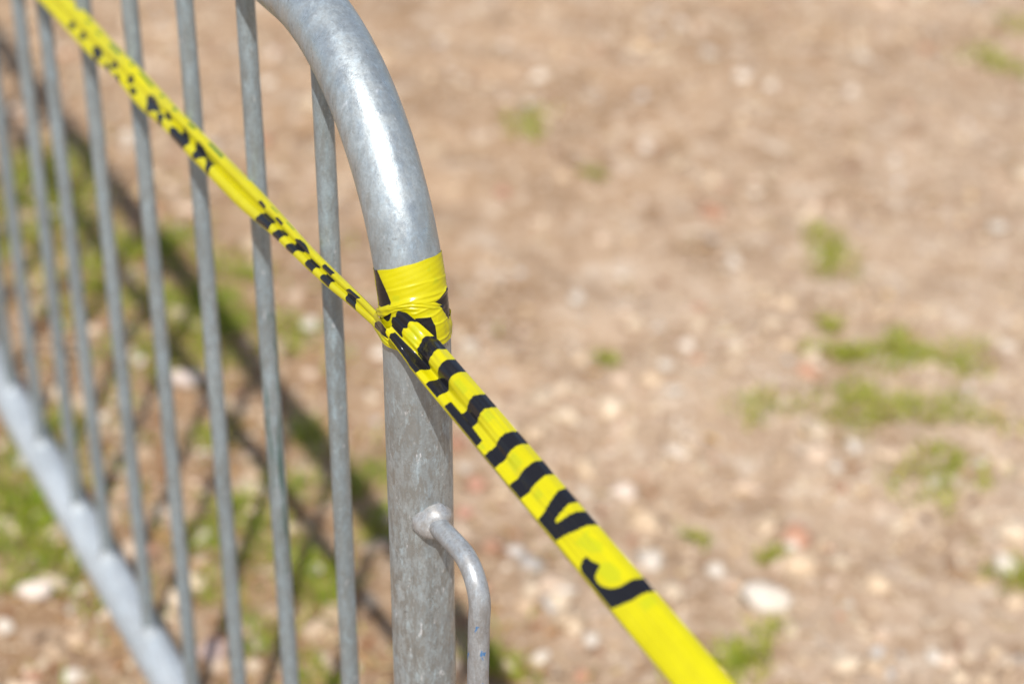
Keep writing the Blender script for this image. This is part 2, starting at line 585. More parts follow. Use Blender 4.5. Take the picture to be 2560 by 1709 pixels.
def smooth1(x, xs, ys):
    i = np.clip(np.searchsorted(xs, x) - 1, 0, len(xs) - 2)
    mg = np.gradient(ys, xs)
    h = xs[i + 1] - xs[i]
    u = np.clip((x - xs[i]) / h, 0, 1)
    return (2 * u ** 3 - 3 * u ** 2 + 1) * ys[i] + (u ** 3 - 2 * u ** 2 + u) * h * mg[i] + (-2 * u ** 3 + 3 * u ** 2) * ys[i + 1] + (u ** 3 - u ** 2) * h * mg[i + 1]


def right_relief(s, w):
    rows = np.stack([smooth1(w, RW, r) for r in RD], -1)
    i = np.clip(np.searchsorted(RS, s) - 1, 0, len(RS) - 2)
    u = np.clip((s - RS[i]) / (RS[i + 1] - RS[i]), 0, 1)
    u = u * u * (3 - 2 * u)
    lo = np.take_along_axis(rows, i[..., None], -1)[..., 0]
    hi = np.take_along_axis(rows, (i + 1)[..., None], -1)[..., 0]
    return lo * (1 - u) + hi * u


def right_strand(s, w, d):
    # near the post the strand is gathered and lifts over the wound band
    d = d + smooth1(np.clip(s, LIFT_S[0], LIFT_S[-1]), LIFT_S, LIFT)
    q = np.interp(s, [.004, .012, .022, .034], [.50, .70, .88, 1.0])
    w = .0135 + (w - .0135) * q
    return TO + s[..., None] * TE1 + w[..., None] * TA + d[..., None] * TN


LSEC = np.array([[-3.0, 0.880, -0.004, 0.893], [-1.5, 0.874, -0.004, 0.888]] + [[-0.83, 0.8763, -0.004, 0.8903], [-0.75, 0.879, -0.0038, 0.893], [-0.68, 0.8797, -0.003, 0.8944], [-0.62, 0.8815, -0.0043, 0.8959], [-0.56, 0.8873, -0.0057, 0.8998], [-0.5, 0.8849, -0.004, 0.8989], [-0.44, 0.89, -0.0058, 0.9019], [-0.38, 0.8913, -0.0059, 0.9039], [-0.32, 0.8935, -0.0061, 0.9058], [-0.26, 0.8957, -0.0068, 0.9084], [-0.2, 0.9026, -0.0093, 0.9118], [-0.14, 0.9064, -0.0117, 0.9144], [-0.09, 0.9105, -0.0134, 0.9183], [-0.05, 0.9154, -0.0161, 0.9232], [-0.02, 0.9181, -0.0189, 0.9269]])
LSEC = np.array(LSEC)


def left_strand(X, v, back=0.0):
    zl = smooth1(X, LSEC[:, 0], LSEC[:, 1]); yu = smooth1(X, LSEC[:, 0], LSEC[:, 2]); zu = smooth1(X, LSEC[:, 0], LSEC[:, 3])
    lo = np.stack([X, np.full_like(X, -.0215), zl], -1)
    up = np.stack([X, yu, zu], -1)
    c = up - lo
    L = np.linalg.norm(c, axis=-1, keepdims=True)
    nn = np.stack([0 * X, -c[..., 2] / L[..., 0], c[..., 1] / L[..., 0]], -1)
    f = np.clip((X + .05) / .04, 0, 1)
    prof = smooth1(v, np.array([0, .06, .25, .42, .5, .58, .75, .94, 1.]), np.array([-.8, .6, 2.2, .8, -1.6, .5, 2.6, .6, -1.0]) / 1000)
    far = smooth1(v, np.array([0, .06, .18, .30, .40, .58, .72, .82, .94, 1.]), np.array([-.8, .3, 1.2, -.6, -.2, 2.8, 1.6, 1.6, .5, -1.0]) / 1000)
    g = np.clip((-.42 - X) / .12, 0, 1)
    d = (prof * (1 - g) + far * g) * (1 - .7 * f) * np.clip(L[..., 0] / .02, .4, 1)
    if back:
        d = np.minimum(d - .0008, -back)
    return lo + c * v[..., None] + nn * d[..., None]


def poly_sdf(px, py, poly):
    """signed distance (negative inside) of points to a polygon"""
    P = np.asarray(poly, float)
    x, y = px.ravel(), py.ravel()
    best = np.full(x.shape, 1e9)
    ins = np.zeros(x.shape, bool)
    for (ax, ay), (bx_, by_) in zip(P, np.roll(P, -1, 0)):
        dx, dy = bx_ - ax, by_ - ay
        L2 = dx * dx + dy * dy + 1e-12
        u = np.clip(((x - ax) * dx + (y - ay) * dy) / L2, 0, 1)
        best = np.minimum(best, (x - ax - u * dx) ** 2 + (y - ay - u * dy) ** 2)
        cond = ((ay > y) != (by_ > y))
        with np.errstate(divide='ignore', invalid='ignore'):
            xc = ax + (y - ay) * dx / (dy if dy != 0 else 1e-12)
        ins ^= cond & (x < xc)
    d = np.sqrt(best)
    return np.where(ins, -d, d).reshape(px.shape)


def union_sdf(px, py, polys, cut=()):
    d = np.full(px.shape, 20.0)
    for q in polys:
        d = np.minimum(d, poly_sdf(px, py, q))
    for q in cut:
        d = np.maximum(d, -poly_sdf(px, py, q))
    return d


def box(s0, s1, w0, w1):
    return [(s0, w0), (s1, w0), (s1, w1), (s0, w1)]


# black lettering on the right-hand strand, millimetres along / across the folded tape
RB = [box(-20, 20, 8.0, 30),
      [(17, .9), (44.4, 1.1), (44.4, 9.5), (36, 8.6), (27, 8.2), (17, 7)],
      box(28.8, 44.5, 8.6, 30), box(56.6, 71.4, 1.3, 30),
      box(96.5, 111.2, 1.3, 30), [(81.8, 1.3), (127.4, 1.3), (127.2, 5.9), (111, 6.3), (97.5, 6.4), (81.7, 6.1)],
      box(137.3, 150.7, 1.4, 30), box(168.1, 182.1, 1.5, 30),
      [(195.4, 25), (196.4, 22.4), (198.1, 16.9), (199.9, 11.3), (201.2, 5.1), (202, 1.6), (222.2, 1.6), (222.9, 5), (224.8, 8.5), (227.6, 13.2), (229.4, 17.3), (231, 22.2), (232, 25)],
      [(245.8, 9.2), (245.4, 6.6), (246.5, 3.5), (250.3, 1.8), (266.7, 1.6), (282.0, 1.5), (283.3, 2.9), (286.3, 7.3), (289.2, 12.6), (290.5, 16.8), (291.1, 19.8), (291.7, 26), (280.2, 26), (279.4, 21.2), (278.8, 19.4), (278.4, 16.6), (277.1, 12.9), (274.9, 9.6), (271.7, 7.1), (267.3, 5.2), (263.5, 4.7), (260.1, 5.5), (258.6, 7.8), (257.4, 11.4), (255.6, 11.5), (250.6, 9.6)]]
# the same lettering carries on along the part of the tape beyond the frame
for k in range(22):
    s0 = 470 + k * 34 + (k // 6) * 60
    RB.append(box(s0, s0 + 14, 1.4, 30))
RB_cut = [[(209.4, 26), (209.8, 19.4), (210.6, 15.2), (210.8, 11.7), (211.8, 8.4), (213.7, 8.0), (214.9, 11.7), (215.7, 15.5), (217.0, 19.0), (219, 26)]]
# faint lettering of the layer folded underneath, showing through the film
RG = [box(21.5, 27, 10.5, 21), box(76, 90, 14, 19), box(113, 122, 14.5, 20), box(153, 164, 8.5, 16), box(186, 192.5, 7.5, 13),
      [(233, 8), (247, 12), (252, 17), (247, 20), (237, 17), (233, 20)], [(259, 8), (270, 9), (275, 14), (270, 18), (261, 17), (256, 13)],
      box(293, 301, 14, 22), box(128, 133, 1.5, 5)]


def ribbon(name, front, back, nu, nv, ink, und, parent):
    """closed flattened tube: front sheet + back sheet, joined along both edges"""
    V = np.concatenate([front, back[:, ::-1]], 1)
    n2 = V.shape[1]
    at = {'ink': np.concatenate([ink, ink[:, ::-1]], 1).ravel(), 'under': np.concatenate([und, und[:, ::-1] * 0], 1).ravel()}
    return mesh_obj(name, V.reshape(-1, 3), grid_faces(nu, n2, close_v=True), M_tape, parent, attrs=at)


s = np.concatenate([np.arange(.0150, .05, .0004), np.arange(.05, .40, .0010), np.arange(.40, 3.0, .004)])
w = .5 * (1 - np.cos(np.linspace(0, np.pi, 61))) * .5 + np.linspace(0, 1, 61) * .5
w = w * .024
S_, W_ = np.meshgrid(s, w, indexing='ij')
D_ = right_relief(S_, W_)
D_ += .00022 * np.sin(W_ * 1900 + S_ * 9) * np.sin(S_ * 31 + 1) * (W_ > .001)
D_ += .00045 * (np.abs(np.sin(W_ * 330 + 5 * np.sin(S_ * 4.1) + S_ * 3)) - .5) * (.4 + .6 * np.sin(S_ * 17 + 2) ** 2)
ink = union_sdf(S_ * 1000, W_ * 1000, RB, RB_cut)
und = np.clip(-union_sdf(S_ * 1000, W_ * 1000, RG) / 1.4 + .3, 0, 1)
front = right_strand(S_, W_, D_)
back = right_strand(S_, W_, np.minimum(D_ - .0007, -.0022))
o = ribbon('strand', front, back, len(s), len(w), ink, und, tape)
o['label'] = 'folded strand running forward from the knot'

LB = [
[(-700.3, 0.343), (-697.4, 0.273), (-695.8, 0.215), (-698.6, 0.199), (-704.1, 0.235), (-708.7, 0.303), (-707.5, 0.366), (-703.8, 0.382)],
[(-667.7, 0.381), (-665.8, 0.307), (-664.8, 0.248), (-667.7, 0.234), (-673.6, 0.273), (-676.7, 0.345), (-674.9, 0.408), (-670.9, 0.423)],
[(-638.4, 0.31), (-627.8, 0.45), (-618.5, 0.41), (-611.9, 0.234), (-610.1, 0.097), (-617.7, 0.045), (-625.8, 0.222)],
[(-570.9, 0.432), (-570.6, 0.341), (-570.7, 0.261), (-574.0, 0.24), (-580.9, 0.293), (-582.8, 0.384), (-578.6, 0.46), (-573.1, 0.481)],
[(-529.4, 0.522), (-530.4, 0.435), (-532.6, 0.353), (-536.1, 0.322), (-539.6, 0.358), (-539.6, 0.446), (-535.4, 0.532), (-531.6, 0.562)],
[(-589.9, 0.181), (-586.6, 0.195), (-575.2, 0.052), (-579.2, 0.016)],
[(-557.9, 0.108), (-554.1, 0.143), (-548.1, 0.05), (-552.5, 0.0)],
[(-525.2, 0.248), (-523.2, 0.281), (-513.0, 0.239), (-515.7, 0.151)],
[(-494.2, 0.482), (-484.9, 0.594), (-473.1, 0.571), (-469.8, 0.464), (-457.7, 0.369), (-464.3, 0.346), (-469.2, 0.172), (-474.6, 0.103), (-482.8, 0.315)],
[(-453.5, 0.316), (-443.0, 0.32), (-436.7, 0.038), (-442.1, 0.039)],
[(-447.5, 0.54), (-440.0, 0.579), (-436.3, 0.509), (-433.9, 0.429), (-445.9, 0.49)],
[(-418.8, 0.246), (-414.1, 0.329), (-380.3, 0.331), (-384.8, 0.038), (-415.6, 0.069)],
[(-407.6, 0.568), (-399.1, 0.591), (-393.9, 0.456), (-381.3, 0.35), (-396.5, 0.399)],
[(-378.3, 0.537), (-369.2, 0.619), (-359.2, 0.601), (-352.2, 0.466), (-331.1, 0.452), (-325.8, 0.057), (-333.2, 0.085), (-337.2, 0.322), (-346.7, 0.44), (-351.4, 0.282), (-356.7, 0.089), (-363.9, 0.126), (-362.9, 0.374), (-371.7, 0.48)],
[(-239.7, 0.648), (-237.3, 0.748), (-226.4, 0.715), (-226.5, 0.631)],
[(-226.3, 0.089), (-223.6, 0.269), (-226.4, 0.513), (-215.5, 0.505), (-205.2, 0.522), (-202.5, 0.321), (-200.7, 0.094), (-204.6, 0.056), (-226.1, 0.045)],
[(-204.5, 0.668), (-201.2, 0.748), (-190.5, 0.734), (-191.7, 0.639)],
[(-192.8, 0.072), (-190.0, 0.245), (-190.3, 0.477), (-178.9, 0.531), (-179.0, 0.292), (-181.0, 0.051), (-182.4, 0.004), (-192.1, 0.013)],
[(-167.8, 0.096), (-164.8, 0.322), (-161.4, 0.6), (-164.5, 0.647), (-158.2, 0.808), (-151.1, 0.845), (-143.9, 0.801), (-137.1, 0.67), (-146.1, 0.586), (-152.2, 0.352), (-154.2, 0.067), (-166.2, 0.02)],
[(-132.4, 0.129), (-132.5, 0.319), (-134.5, 0.528), (-117.2, 0.542), (-119.1, 0.386), (-119.2, 0.082), (-130.8, 0.099)],
[(-112.5, 0.714), (-111.5, 0.838), (-95.3, 0.869), (-97.3, 0.641), (-111.8, 0.656)],
[(-105.4, 0.16), (-105.3, 0.395), (-103.1, 0.521), (-91.3, 0.532), (-91.4, 0.319), (-90.3, 0.077), (-104.2, 0.114)],
[(-112.8, 0.672), (-112.2, 0.852), (-95.5, 0.869), (-96.9, 0.655), (-111.8, 0.627)],
[(-105.5, 0.16), (-105.4, 0.356), (-104.6, 0.523), (-91.5, 0.5), (-91.0, 0.346), (-90.1, 0.125), (-104.4, 0.114)],
[(-69.1, 0.57), (-64.9, 0.813), (-46.6, 0.879), (-53.5, 0.493), (-48.7, 0.417), (-44.5, 0.087), (-60.0, 0.114), (-62.2, 0.232), (-63.1, 0.441)],
[(-15.0, 0.43), (-10.6, 0.758), (-5.0, 0.916), (-5.0, 0.521), (-5.0, 0.017), (-5.0, 0.168), (-13.5, 0.135)],
]
LG = [
[(-685.7, 0.863), (-683.3, 0.937), (-673.0, 0.923), (-676.1, 0.82)],
[(-653.1, 0.849), (-652.4, 0.923), (-640.3, 0.917), (-640.6, 0.833)],
[(-614.2, 0.875), (-614.3, 0.986), (-581.6, 0.961), (-580.3, 0.84)],
[(-553.5, 0.896), (-554.9, 0.997), (-546.9, 0.988), (-546.4, 0.868)],
[(-532.8, 0.923), (-532.2, 1.0), (-497.6, 0.972), (-498.8, 0.883)],
[(-476.0, 0.89), (-478.3, 0.989), (-470.4, 0.975), (-470.5, 0.873)],
[(-441.1, 0.89), (-443.2, 0.999), (-434.0, 0.981), (-432.6, 0.861)],
[(-404.5, 0.903), (-404.8, 0.999), (-390.8, 1.0), (-389.5, 0.904)],
[(-356.7, 0.906), (-358.5, 0.997), (-329.3, 1.0), (-325.2, 0.89)],
[(-220.9, 0.93), (-221.0, 0.971), (-207.8, 0.964), (-209.2, 0.941)],
[(-189.7, 0.967), (-189.3, 1.0), (-175.2, 1.0), (-176.4, 0.97)],
]
x = np.concatenate([np.arange(-3.0, -.84, .004), np.arange(-.84, -.0185, .0012)])
v = np.linspace(0, 1, 57)
X_, V_ = np.meshgrid(x, v, indexing='ij')
width = 20.0
for k in range(24):
    LB.append([(-2300 + k * 58, -.1), (-2288 + k * 58, -.1), (-2288 + k * 58, .6), (-2300 + k * 58, .6)])
sc = lambda polys: [[(a, b * width) for a, b in q] for q in polys]
ink = union_sdf(X_ * 1000, V_ * width, sc(LB)) - .6 - .75 * np.clip((-.33 - X_) / .1, 0, 1)
und = np.clip(-union_sdf(X_ * 1000, V_ * width, sc([[(a, b - .07) for a, b in k] for k in LG])) / .6 + 1.0, 0, 1) * 1.85
front = left_strand(X_, V_)
back = left_strand(X_, V_, .0018)
o = ribbon('strand', front, back, len(x), len(v), ink, und, tape)
o['label'] = 'thin twisted strand running along the bars'

# band wound round the post (angles in degrees, heights along the tube in mm)
ph = np.radians(np.linspace(-180, 180, 260, endpoint=False))
tt = np.linspace(.9135, .9668, 110)
T_, P_ = np.meshgrid(tt, ph, indexing='ij')
top = .9634 + .0020 * np.sin(P_ + .25) + .00015 * np.sin(9 * P_)
bot = .9148 + .0007 * np.sin(2 * P_ + 1)
U_ = (T_ - tt[0]) / (tt[-1] - tt[0])
TT = bot + (top - bot) * U_
deg, mm = np.degrees(P_), TT * 1000


def crease(pts, h, wd, step=0.0):
    """ridge (and optional step: layer edge) along a poly-line given as (height m, degrees)"""
    a = np.array([q[1] for q in pts]); hgt = np.array([q[0] for q in pts]) * 1000
    line = np.interp(deg, a, hgt)
    fade = np.clip((deg - a[0]) / 12 + 1, 0, 1) * np.clip((a[-1] - deg) / 12 + 1, 0, 1)
    dd = mm - line
    return (h * np.exp(-(dd / wd) ** 2) + step * .5 * (1 - np.tanh(dd / .28))) * fade


rel = .0004 + 0 * mm
rel = rel + .00055 * 0
rel = rel + crease([(.9495, -63.7), (.9513, -31.1), (.9524, 1.9), (.9518, 55.6)], .00025, .6, .0003)
rel = rel + crease([(.9404, -57.7), (.9436, -34), (.9448, -1.3), (.9444, 46)], .0006, 1.0, .0002)
rel = rel + crease([(.9361, -91), (.941, -55.5), (.9428, -26.3), (.9415, -2.5), (.9419, 25.2), (.9445, 48.8)], .0009, 1.2)
rel = rel + crease([(.9319, -89.7), (.9384, -52.8), (.9396, -35.4), (.9384, -16.6)], .0008, .9)
rel = rel + crease([(.9363, -20.5), (.9384, 1.6), (.9364, 25)], .0007, .7, .0003)
rel = rel + crease([(.933, -.1), (.9339, 13.1), (.9359, 27.3)], .0003, .8, .0003)
rel = rel + crease([(.9283, 7.5), (.9283, 21.9), (.9288, 37.1)], .0004, .5, .0004)
rel = rel + crease([(.9186, 12.8), (.9187, 31.6), (.9202, 50.4)], .0005, .6)
rel = rel + .00010 * np.sin(mm * .45 + deg * .05) * np.sin(deg * .06 + 2)
rel = rel + .00004 * np.sin(mm * 1.9 - deg * .15)
PS = .42   # mm of tape per degree of turn
WB = [[(968, -100), (968, -88), (962, -84), (954.3, -73), (948.4, -65), (943.1, -60), (941.6, -60), (938.6, -80.5), (938.6, -100)],
      [(932.5, -82), (937.3, -58.9), (931.7, -67.2), (930.6, -73.4), (931.5, -84.4)],
      [(940, 14), (942.5, 28), (945.2, 46), (945, 85), (926, 85), (927.6, 42), (936, 25)],
      [(933.7, -22), (933, 3.4), (927.3, 9.1), (920.1, 10.2), (921, -10), (930, -22)],
      [(958, 110), (958, 150), (926, 170), (922, 140)]]
WG = [[(947, -56), (947, -42), (943.5, -44), (943.5, -55)], [(950, 14), (954, 24), (950, 30)], [(958, 8), (961, 16), (957, 14)], [(936.5, 10), (939, 16), (936, 26)], [(934, -2), (936, -1), (934.5, 6)], [(934, -86), (937, -80), (934.5, -76)]]
cv = lambda polys: [[(h, a * PS) for h, a in q] for q in polys]
ink = union_sdf(mm, deg * PS, cv(WB))
und = np.clip(-union_sdf(mm, deg * PS, cv(WG)) / .8 + .5, 0, 1) * .8
Vw = on_tube(TT, P_, TUBE_R + rel)
mesh_obj('wrap', Vw.reshape(-1, 3), grid_faces(len(tt), len(ph), close_v=True), M_tape, tape, attrs={'ink': ink.ravel(), 'under': und.ravel()})['label'] = 'crumpled band wound round the post'

# outer turns of the band: a rolled ribbon crossing above the knot and a loose flap below it


def turn(name, a, lower, upper, off, curl, label, ink_polys=()):
    """strip on the post between two height curves (m) over angles a (degrees)"""
    aa = np.linspace(a[0], a[-1], 120)
    vv = np.linspace(0, 1, 22)
    lo_, up_ = smooth1(aa, np.array(a, float), np.array(lower)), smooth1(aa, np.array(a, float), np.array(upper))
    A2, V2 = np.meshgrid(aa, vv, indexing='ij')
    T2 = lo_[:, None] + (up_ - lo_)[:, None] * vv[None]
    rad = TUBE_R + off + curl * (2 * V2 - 1) ** 2 + .00022 * np.sin(V2 * 9 + A2 * .06) + .00012 * np.sin(A2 * .31 + V2 * 4)
    fade = np.clip((A2 - a[0]) / 14, 0, 1) * np.clip((a[-1] - A2) / 14, 0, 1)
    rad = rad - .0012 * (1 - fade)
    P2 = on_tube(T2, np.radians(A2), rad)
    ik = union_sdf(T2 * 1000, A2 * PS, cv(ink_polys)) if ink_polys else np.full(A2.shape, 20.0)
    mesh_obj(name, P2.reshape(-1, 3), grid_faces(len(aa), len(vv)), M_tape, tape, attrs={'ink': ik.ravel(), 'under': (np.clip(np.sin(A2 * .13 + V2 * 3) * 2 - 1.6, 0, 1) * .8).ravel()})['label'] = label


turn('wrap', [-125, -91, -70, -55, -35, -15, 5, 18, 31], [.929, .9325, .9350, .9372, .9392, .9392, .9372, .9364, .9364],
     [.934, .9380, .9408, .9425, .9432, .9428, .9412, .9396, .9374], .0019, -.0007, 'twisted ribbon crossing above the knot')
turn('wrap', [1, 8, 16, 26, 40, 60, 90, 130], [.9215, .9168, .9153, .9150, .9154, .916, .917, .918], [.9338, .9345, .9352, .9361, .9292, .9285, .929, .930], .0014, -.0002, 'loose lower flap of the wound band')

# tail of the thin strand spreading over the post and passing under the knot
fa = np.array([[[-0.0185, -0.0215, 0.9181], [-0.0185, -0.0189, 0.9269]], [[-0.0053, -0.0228, 0.9174], [-0.0018, -0.0228, 0.9315]], [[0.0028, -0.0238, 0.9174], [0.0052, -0.0236, 0.9318]],
               [[0.0087, -0.0225, 0.9169], [0.0109, -0.0218, 0.9282]], [[0.0164, -0.0177, 0.9165], [0.0160, -0.0184, 0.9222]], [[0.0201, -0.0135, 0.915], [0.0197, -0.0142, 0.9167]]])
q = np.linspace(0, len(fa) - 1, 90)
ks = np.arange(len(fa), dtype=float)
lo = np.stack([smooth1(q, ks, fa[:, 0, i]) for i in range(3)], -1)
up = np.stack([smooth1(q, ks, fa[:, 1, i]) for i in range(3)], -1)
Q_, VV = np.meshgrid(q, v, indexing='ij')
pf = lo[:, None] + (up - lo)[:, None] * v[None, :, None]
end = front[-1]
lin = end[0] + (end[-1] - end[0]) * v[:, None]
dec = np.exp(-1.1 * q)[:, None, None]
pf = pf + (end - lin)[None] * dec + ((end[0] - pf[0, 0]) + (end[-1] - pf[0, -1] - end[0] + pf[0, 0])[None] * v[:, None])[None] * np.clip(1 - q, 0, 1)[:, None, None]
out = pf * np.array([1, 1, 0]); out /= np.linalg.norm(out, axis=-1, keepdims=True) + 1e-9
rr = .0006 * np.exp(-((VV - .42) / .07) ** 2) + .0009 * np.exp(-((VV - .98) / .06) ** 2) + .0004 * np.exp(-((VV - .18) / .06) ** 2)
pf = pf + out * (rr * np.clip(Q_ / 2.0, 0, 1) * np.clip(5 - Q_, 0, 1))[..., None]
FB = [[(0.32, 0.46), (0.81, 0.8), (2.01, 0.99), (2.63, 0.96), (2.86, 0.49), (1.58, 0.39), (0.39, 0.18)]]
ink = union_sdf(Q_ * 6, VV * 12, [[(a * 6, b * 12) for a, b in k] for k in FB])
und = np.clip(-union_sdf(Q_ * 6, VV * 12, [[(1.2 * 6, 1.4), (2.6 * 6, .8), (2.9 * 6, 3.6), (1.6 * 6, 3.4)]]) + .4, 0, 1)
mesh_obj('tail', pf.reshape(-1, 3), grid_faces(len(q), len(v)), M_tape, tape, attrs={'ink': ink.ravel(), 'under': und.ravel()})['label'] = 'tape end spread flat against the post'

# ------------------------------------------------------------------ stones, gravel, litter and grass
PAL = np.array([(.46, .35, .24), (.51, .41, .30), (.49, .375, .28), (.39, .285, .19), (.56, .49, .41), (.42, .39, .36), (.36, .20, .13), (.52, .38, .22)])
PW = np.array([.28, .22, .18, .16, .04, .04, .04, .04])


def scatter_stones(name, n, area, rmin, rmax, sub, pw, seed, dens=None, sink=.35):
    g = np.random.default_rng(seed)
    x = g.uniform(area[0], area[1], n * 2); y = g.uniform(area[2], area[3], n * 2)
    if dens is not None:
        keep = g.uniform(size=n * 2) < dens(x, y)
        x, y = x[keep], y[keep]
    x, y = x[:n], y[:n]
    n = len(x)
    bv, bf = ico(sub)
    r = rmin * (rmax / rmin) ** (g.uniform(size=n) ** 1.8)
    # a random rotation and squash for every stone
    A = g.normal(size=(n, 3, 3)); Qm, _ = np.linalg.qr(A)
    sq = np.stack([g.uniform(.75, 1.25, n), g.uniform(.65, 1.1, n), g.uniform(.55, 1, n)], -1)
    d = 1 + .16 * g.normal(size=(n, len(bv)))
    L = bv[None] * d[..., None] * sq[:, None]
    L = np.einsum('nij,nkj->nki', Qm, L)
    L[..., 2] *= .7
    L *= r[:, None, None]
    z = ground_z(x, y) + r * .7 * (1 - 2 * sink) * .6
    V = L + np.stack([x, y, z], -1)[:, None]
    F = (bf[None] + (np.arange(n) * len(bv))[:, None, None]).reshape(-1, 3)
    c = PAL[g.choice(len(PAL), n, p=pw / pw.sum())] * g.uniform(.8, 1.2, (n, 1))
    C = np.repeat(np.concatenate([c, np.ones((n, 1))], 1), len(bv), 0)
    return V.reshape(-1, 3), F, C


def litter_density(x, y):
    return np.clip(np.exp(-((y - .15) / .36) ** 2) * 1.1, .04, 1)


def gravel_density(x, y):
    # gravel thickens towards the near right, bare trodden soil farther off
    d = .30 + .5 * np.clip((x + 1.9) / 1.2, 0, 1) * np.clip((y - .1) / .6, .35, 1)
    d += .25 * np.sin(3.1 * x + 1.3 * y) * np.sin(2.3 * y - 1.1 * x + 1)
    return np.clip(d, .08, 1)


AREA = (-4.0, 1.0, -1.2, 3.4)
layers = [scatter_stones('gravel', 42000, AREA, .0025, .0075, 0, PW, 11, gravel_density),
          scatter_stones('gravel', 6500, AREA, .006, .015, 0, PW, 12, gravel_density),
          scatter_stones('gravel', 1700, AREA, .011, .025, 1, np.array([.28, .22, .22, .18, .03, .02, .04, .01]), 13, gravel_density, sink=.46),
          scatter_stones('gravel', 1100, (-3.2, .4, -.5, .9), .007, .021, 1, np.array([.24, .18, .18, .16, .04, .06, .08, .06]), 14, litter_density, sink=.35)]
off, GV, GF, GC = 0, [], [], []
for V, F, C in layers:
    GV.append(V); GF.append(F + off); GC.append(C); off += len(V)
tag(mesh_obj('gravel', np.concatenate(GV), np.concatenate(GF), M_stone, smooth=False, attrs={'tint': np.concatenate(GC)}), 'loose tan and pink gravel scattered over the dry soil', 'gravel', kind='stuff')

PALE = (.52, .465, .40)
G1 = 'pale stones on the open ground'
stones = [
    (-1.506, .939, .0120, PALE, 'pale round stone level with the tape wrap, well right of the post'),
    (-1.249, .946, .0115, PALE, 'upper one of two white stones close together right of the post'),
    (-1.185, .924, .0110, PALE, 'lower one of two white stones close together right of the post'),
    (-1.437, .716, .0105, PALE, 'pale stone just right of the post beside the knot'),
    (-.839, .684, .0190, PALE, 'large white stone just above the tape strand, right of the hook'),
    (-.821, .554, .0125, PALE, 'top one of three pale stones under the tape strand, right of the hook'), (-.731, .541, .0115, PALE, 'right one of three pale stones under the tape strand, right of the hook'), (-.723, .468, .0115, PALE, 'left one of three pale stones under the tape strand, right of the hook'),
    (-.626, 1.08, .0190, PALE, 'white stone at the right edge beside dark grass'),
    (-2.165, 1.655, .0165, (.58, .50, .42), 'left one of two pale stones at top right of the tube bend'),
    (-2.093, 1.675, .0150, (.58, .50, .42), 'right one of two pale stones at top right of the tube bend'),
    (-1.411, 1.689, .0150, PALE, 'pale stone near the right edge, halfway up'),
    (-.784, .751, .0135, PALE, 'pale oval stone between the tape and the biggest white stone'),
    (-.702, .772, .0235, PALE, 'biggest white stone, right of the tape near the bottom'),
    (-.818, 1.112, .0085, PALE, 'tiny white stone just below the fresh green tuft on the right'), (-.906, 1.015, .0085, PALE, 'small white stone in pale gravel left of the fresh green tuft'), (-.951, 1.074, .0125, PALE, 'pale stone under the yellow green grass clump'), (-.845, 1.213, .0095, PALE, 'white stone right of the fresh green tuft'),
    (-1.297, 1.012, .0110, (.58, .5, .42), 'faint pale stone above the two white stones right of the post'),
    (-1.628, .261, .0115, PALE, 'small white stone seen through the far bars'),
    (-1.508, .171, .0110, PALE, 'small ringed pale stone between the far bars above the rail'),
    (-1.138, -.031, .0190, (.60, .52, .46), 'large pale stone in grass left of the bottom rail'),
    (-1.079, -.084, .0120, PALE, 'white stone at the left edge below the grass'),
    (-.945, -.039, .0110, PALE, 'white stone at the bottom left in front of the rail'),
    (-1.243, .167, .0130, (.56, .46, .36), 'tan stone between bars above the bottom rail'),
    (-1.14, .192, .0125, (.62, .54, .46), 'pale egg shaped stone between bars near grass'),
    (-1.009, .295, .0115, (.62, .56, .5), 'white stone beside green weeds left of the post'),
    (-1.593, .522, .0170, PALE, 'broad pale stone between the nearest bars, left of the tape wrap'),
    (-1.522, .305, .0230, (.50, .42, .37), 'large pinkish grey stone behind the middle bars'),
    (-.917, .127, .0200, (.42, .31, .27), 'flat mauve stone at the bottom between the bars'),
    (-1.044, .844, .0145, (.56, .47, .38), 'tan stone below the two white stones right of the post'), (-1.001, .735, .0155, (.6, .5, .42), 'tan stone right of the tape, level with the hook weld'), (-1.553, 1.047, .0125, (.54, .46, .38), 'faint tan stone right of the post at the height of the tape wrap'),
    (-.794, .872, .0110, PALE, 'small white stone up and right of the biggest white stone'), (-.522, .897, .0110, PALE, 'small white stone near the bottom right corner'),
    (-1.991, 1.339, .0130, (.54, .46, .38), 'faint tan stone right of the tube bend beside the tiny tuft'), (-1.708, 1.69, .0130, (.54, .46, .38), 'faint tan stone high on the right above the lone tuft'), (-1.996, 1.795, .0135, (.56, .48, .4), 'faint tan stone above and right of the two pale stones at the top'), (-2.49, 1.709, .0165, (.54, .46, .38), 'faint pale stone at the top edge near the centre'),
    (-1.100, .565, .0145, (.37, .20, .14), 'reddish brown stone just right of the post above the hook'),
    (-1.040, .520, .0110, (.38, .21, .15), 'small brick red stone right of the hook'),
    (-1.915, 1.010, .0130, (.36, .20, .14), 'small rust red stone right of the tube bend'),
    (-.455, 1.010, .0120, (.45, .24, .08), 'small orange brown stone at the bottom right'),
]
for k, (x0, y0, r, c, lab) in enumerate(stones):
    V, F = lump(r, 300 + k, (1.15, 1.0, .72), 2, .22)
    g = np.random.default_rng(k)
    a = g.uniform(0, 6.28)
    V = V @ np.array([[math.cos(a), -math.sin(a), 0], [math.sin(a), math.cos(a), 0], [0, 0, 1]])
    C = np.tile(np.array([*(np.array(c) * g.uniform(.95, 1.08)), 1.0]), (len(V), 1))
    o = mesh_obj('stone', V, F, M_stone, attrs={'tint': C})
    gz = float(ground_z(np.array([x0]), np.array([y0]))[0])
    o.location = (x0, y0, gz + r * .30)
    tag(o, lab, 'stone', G1)


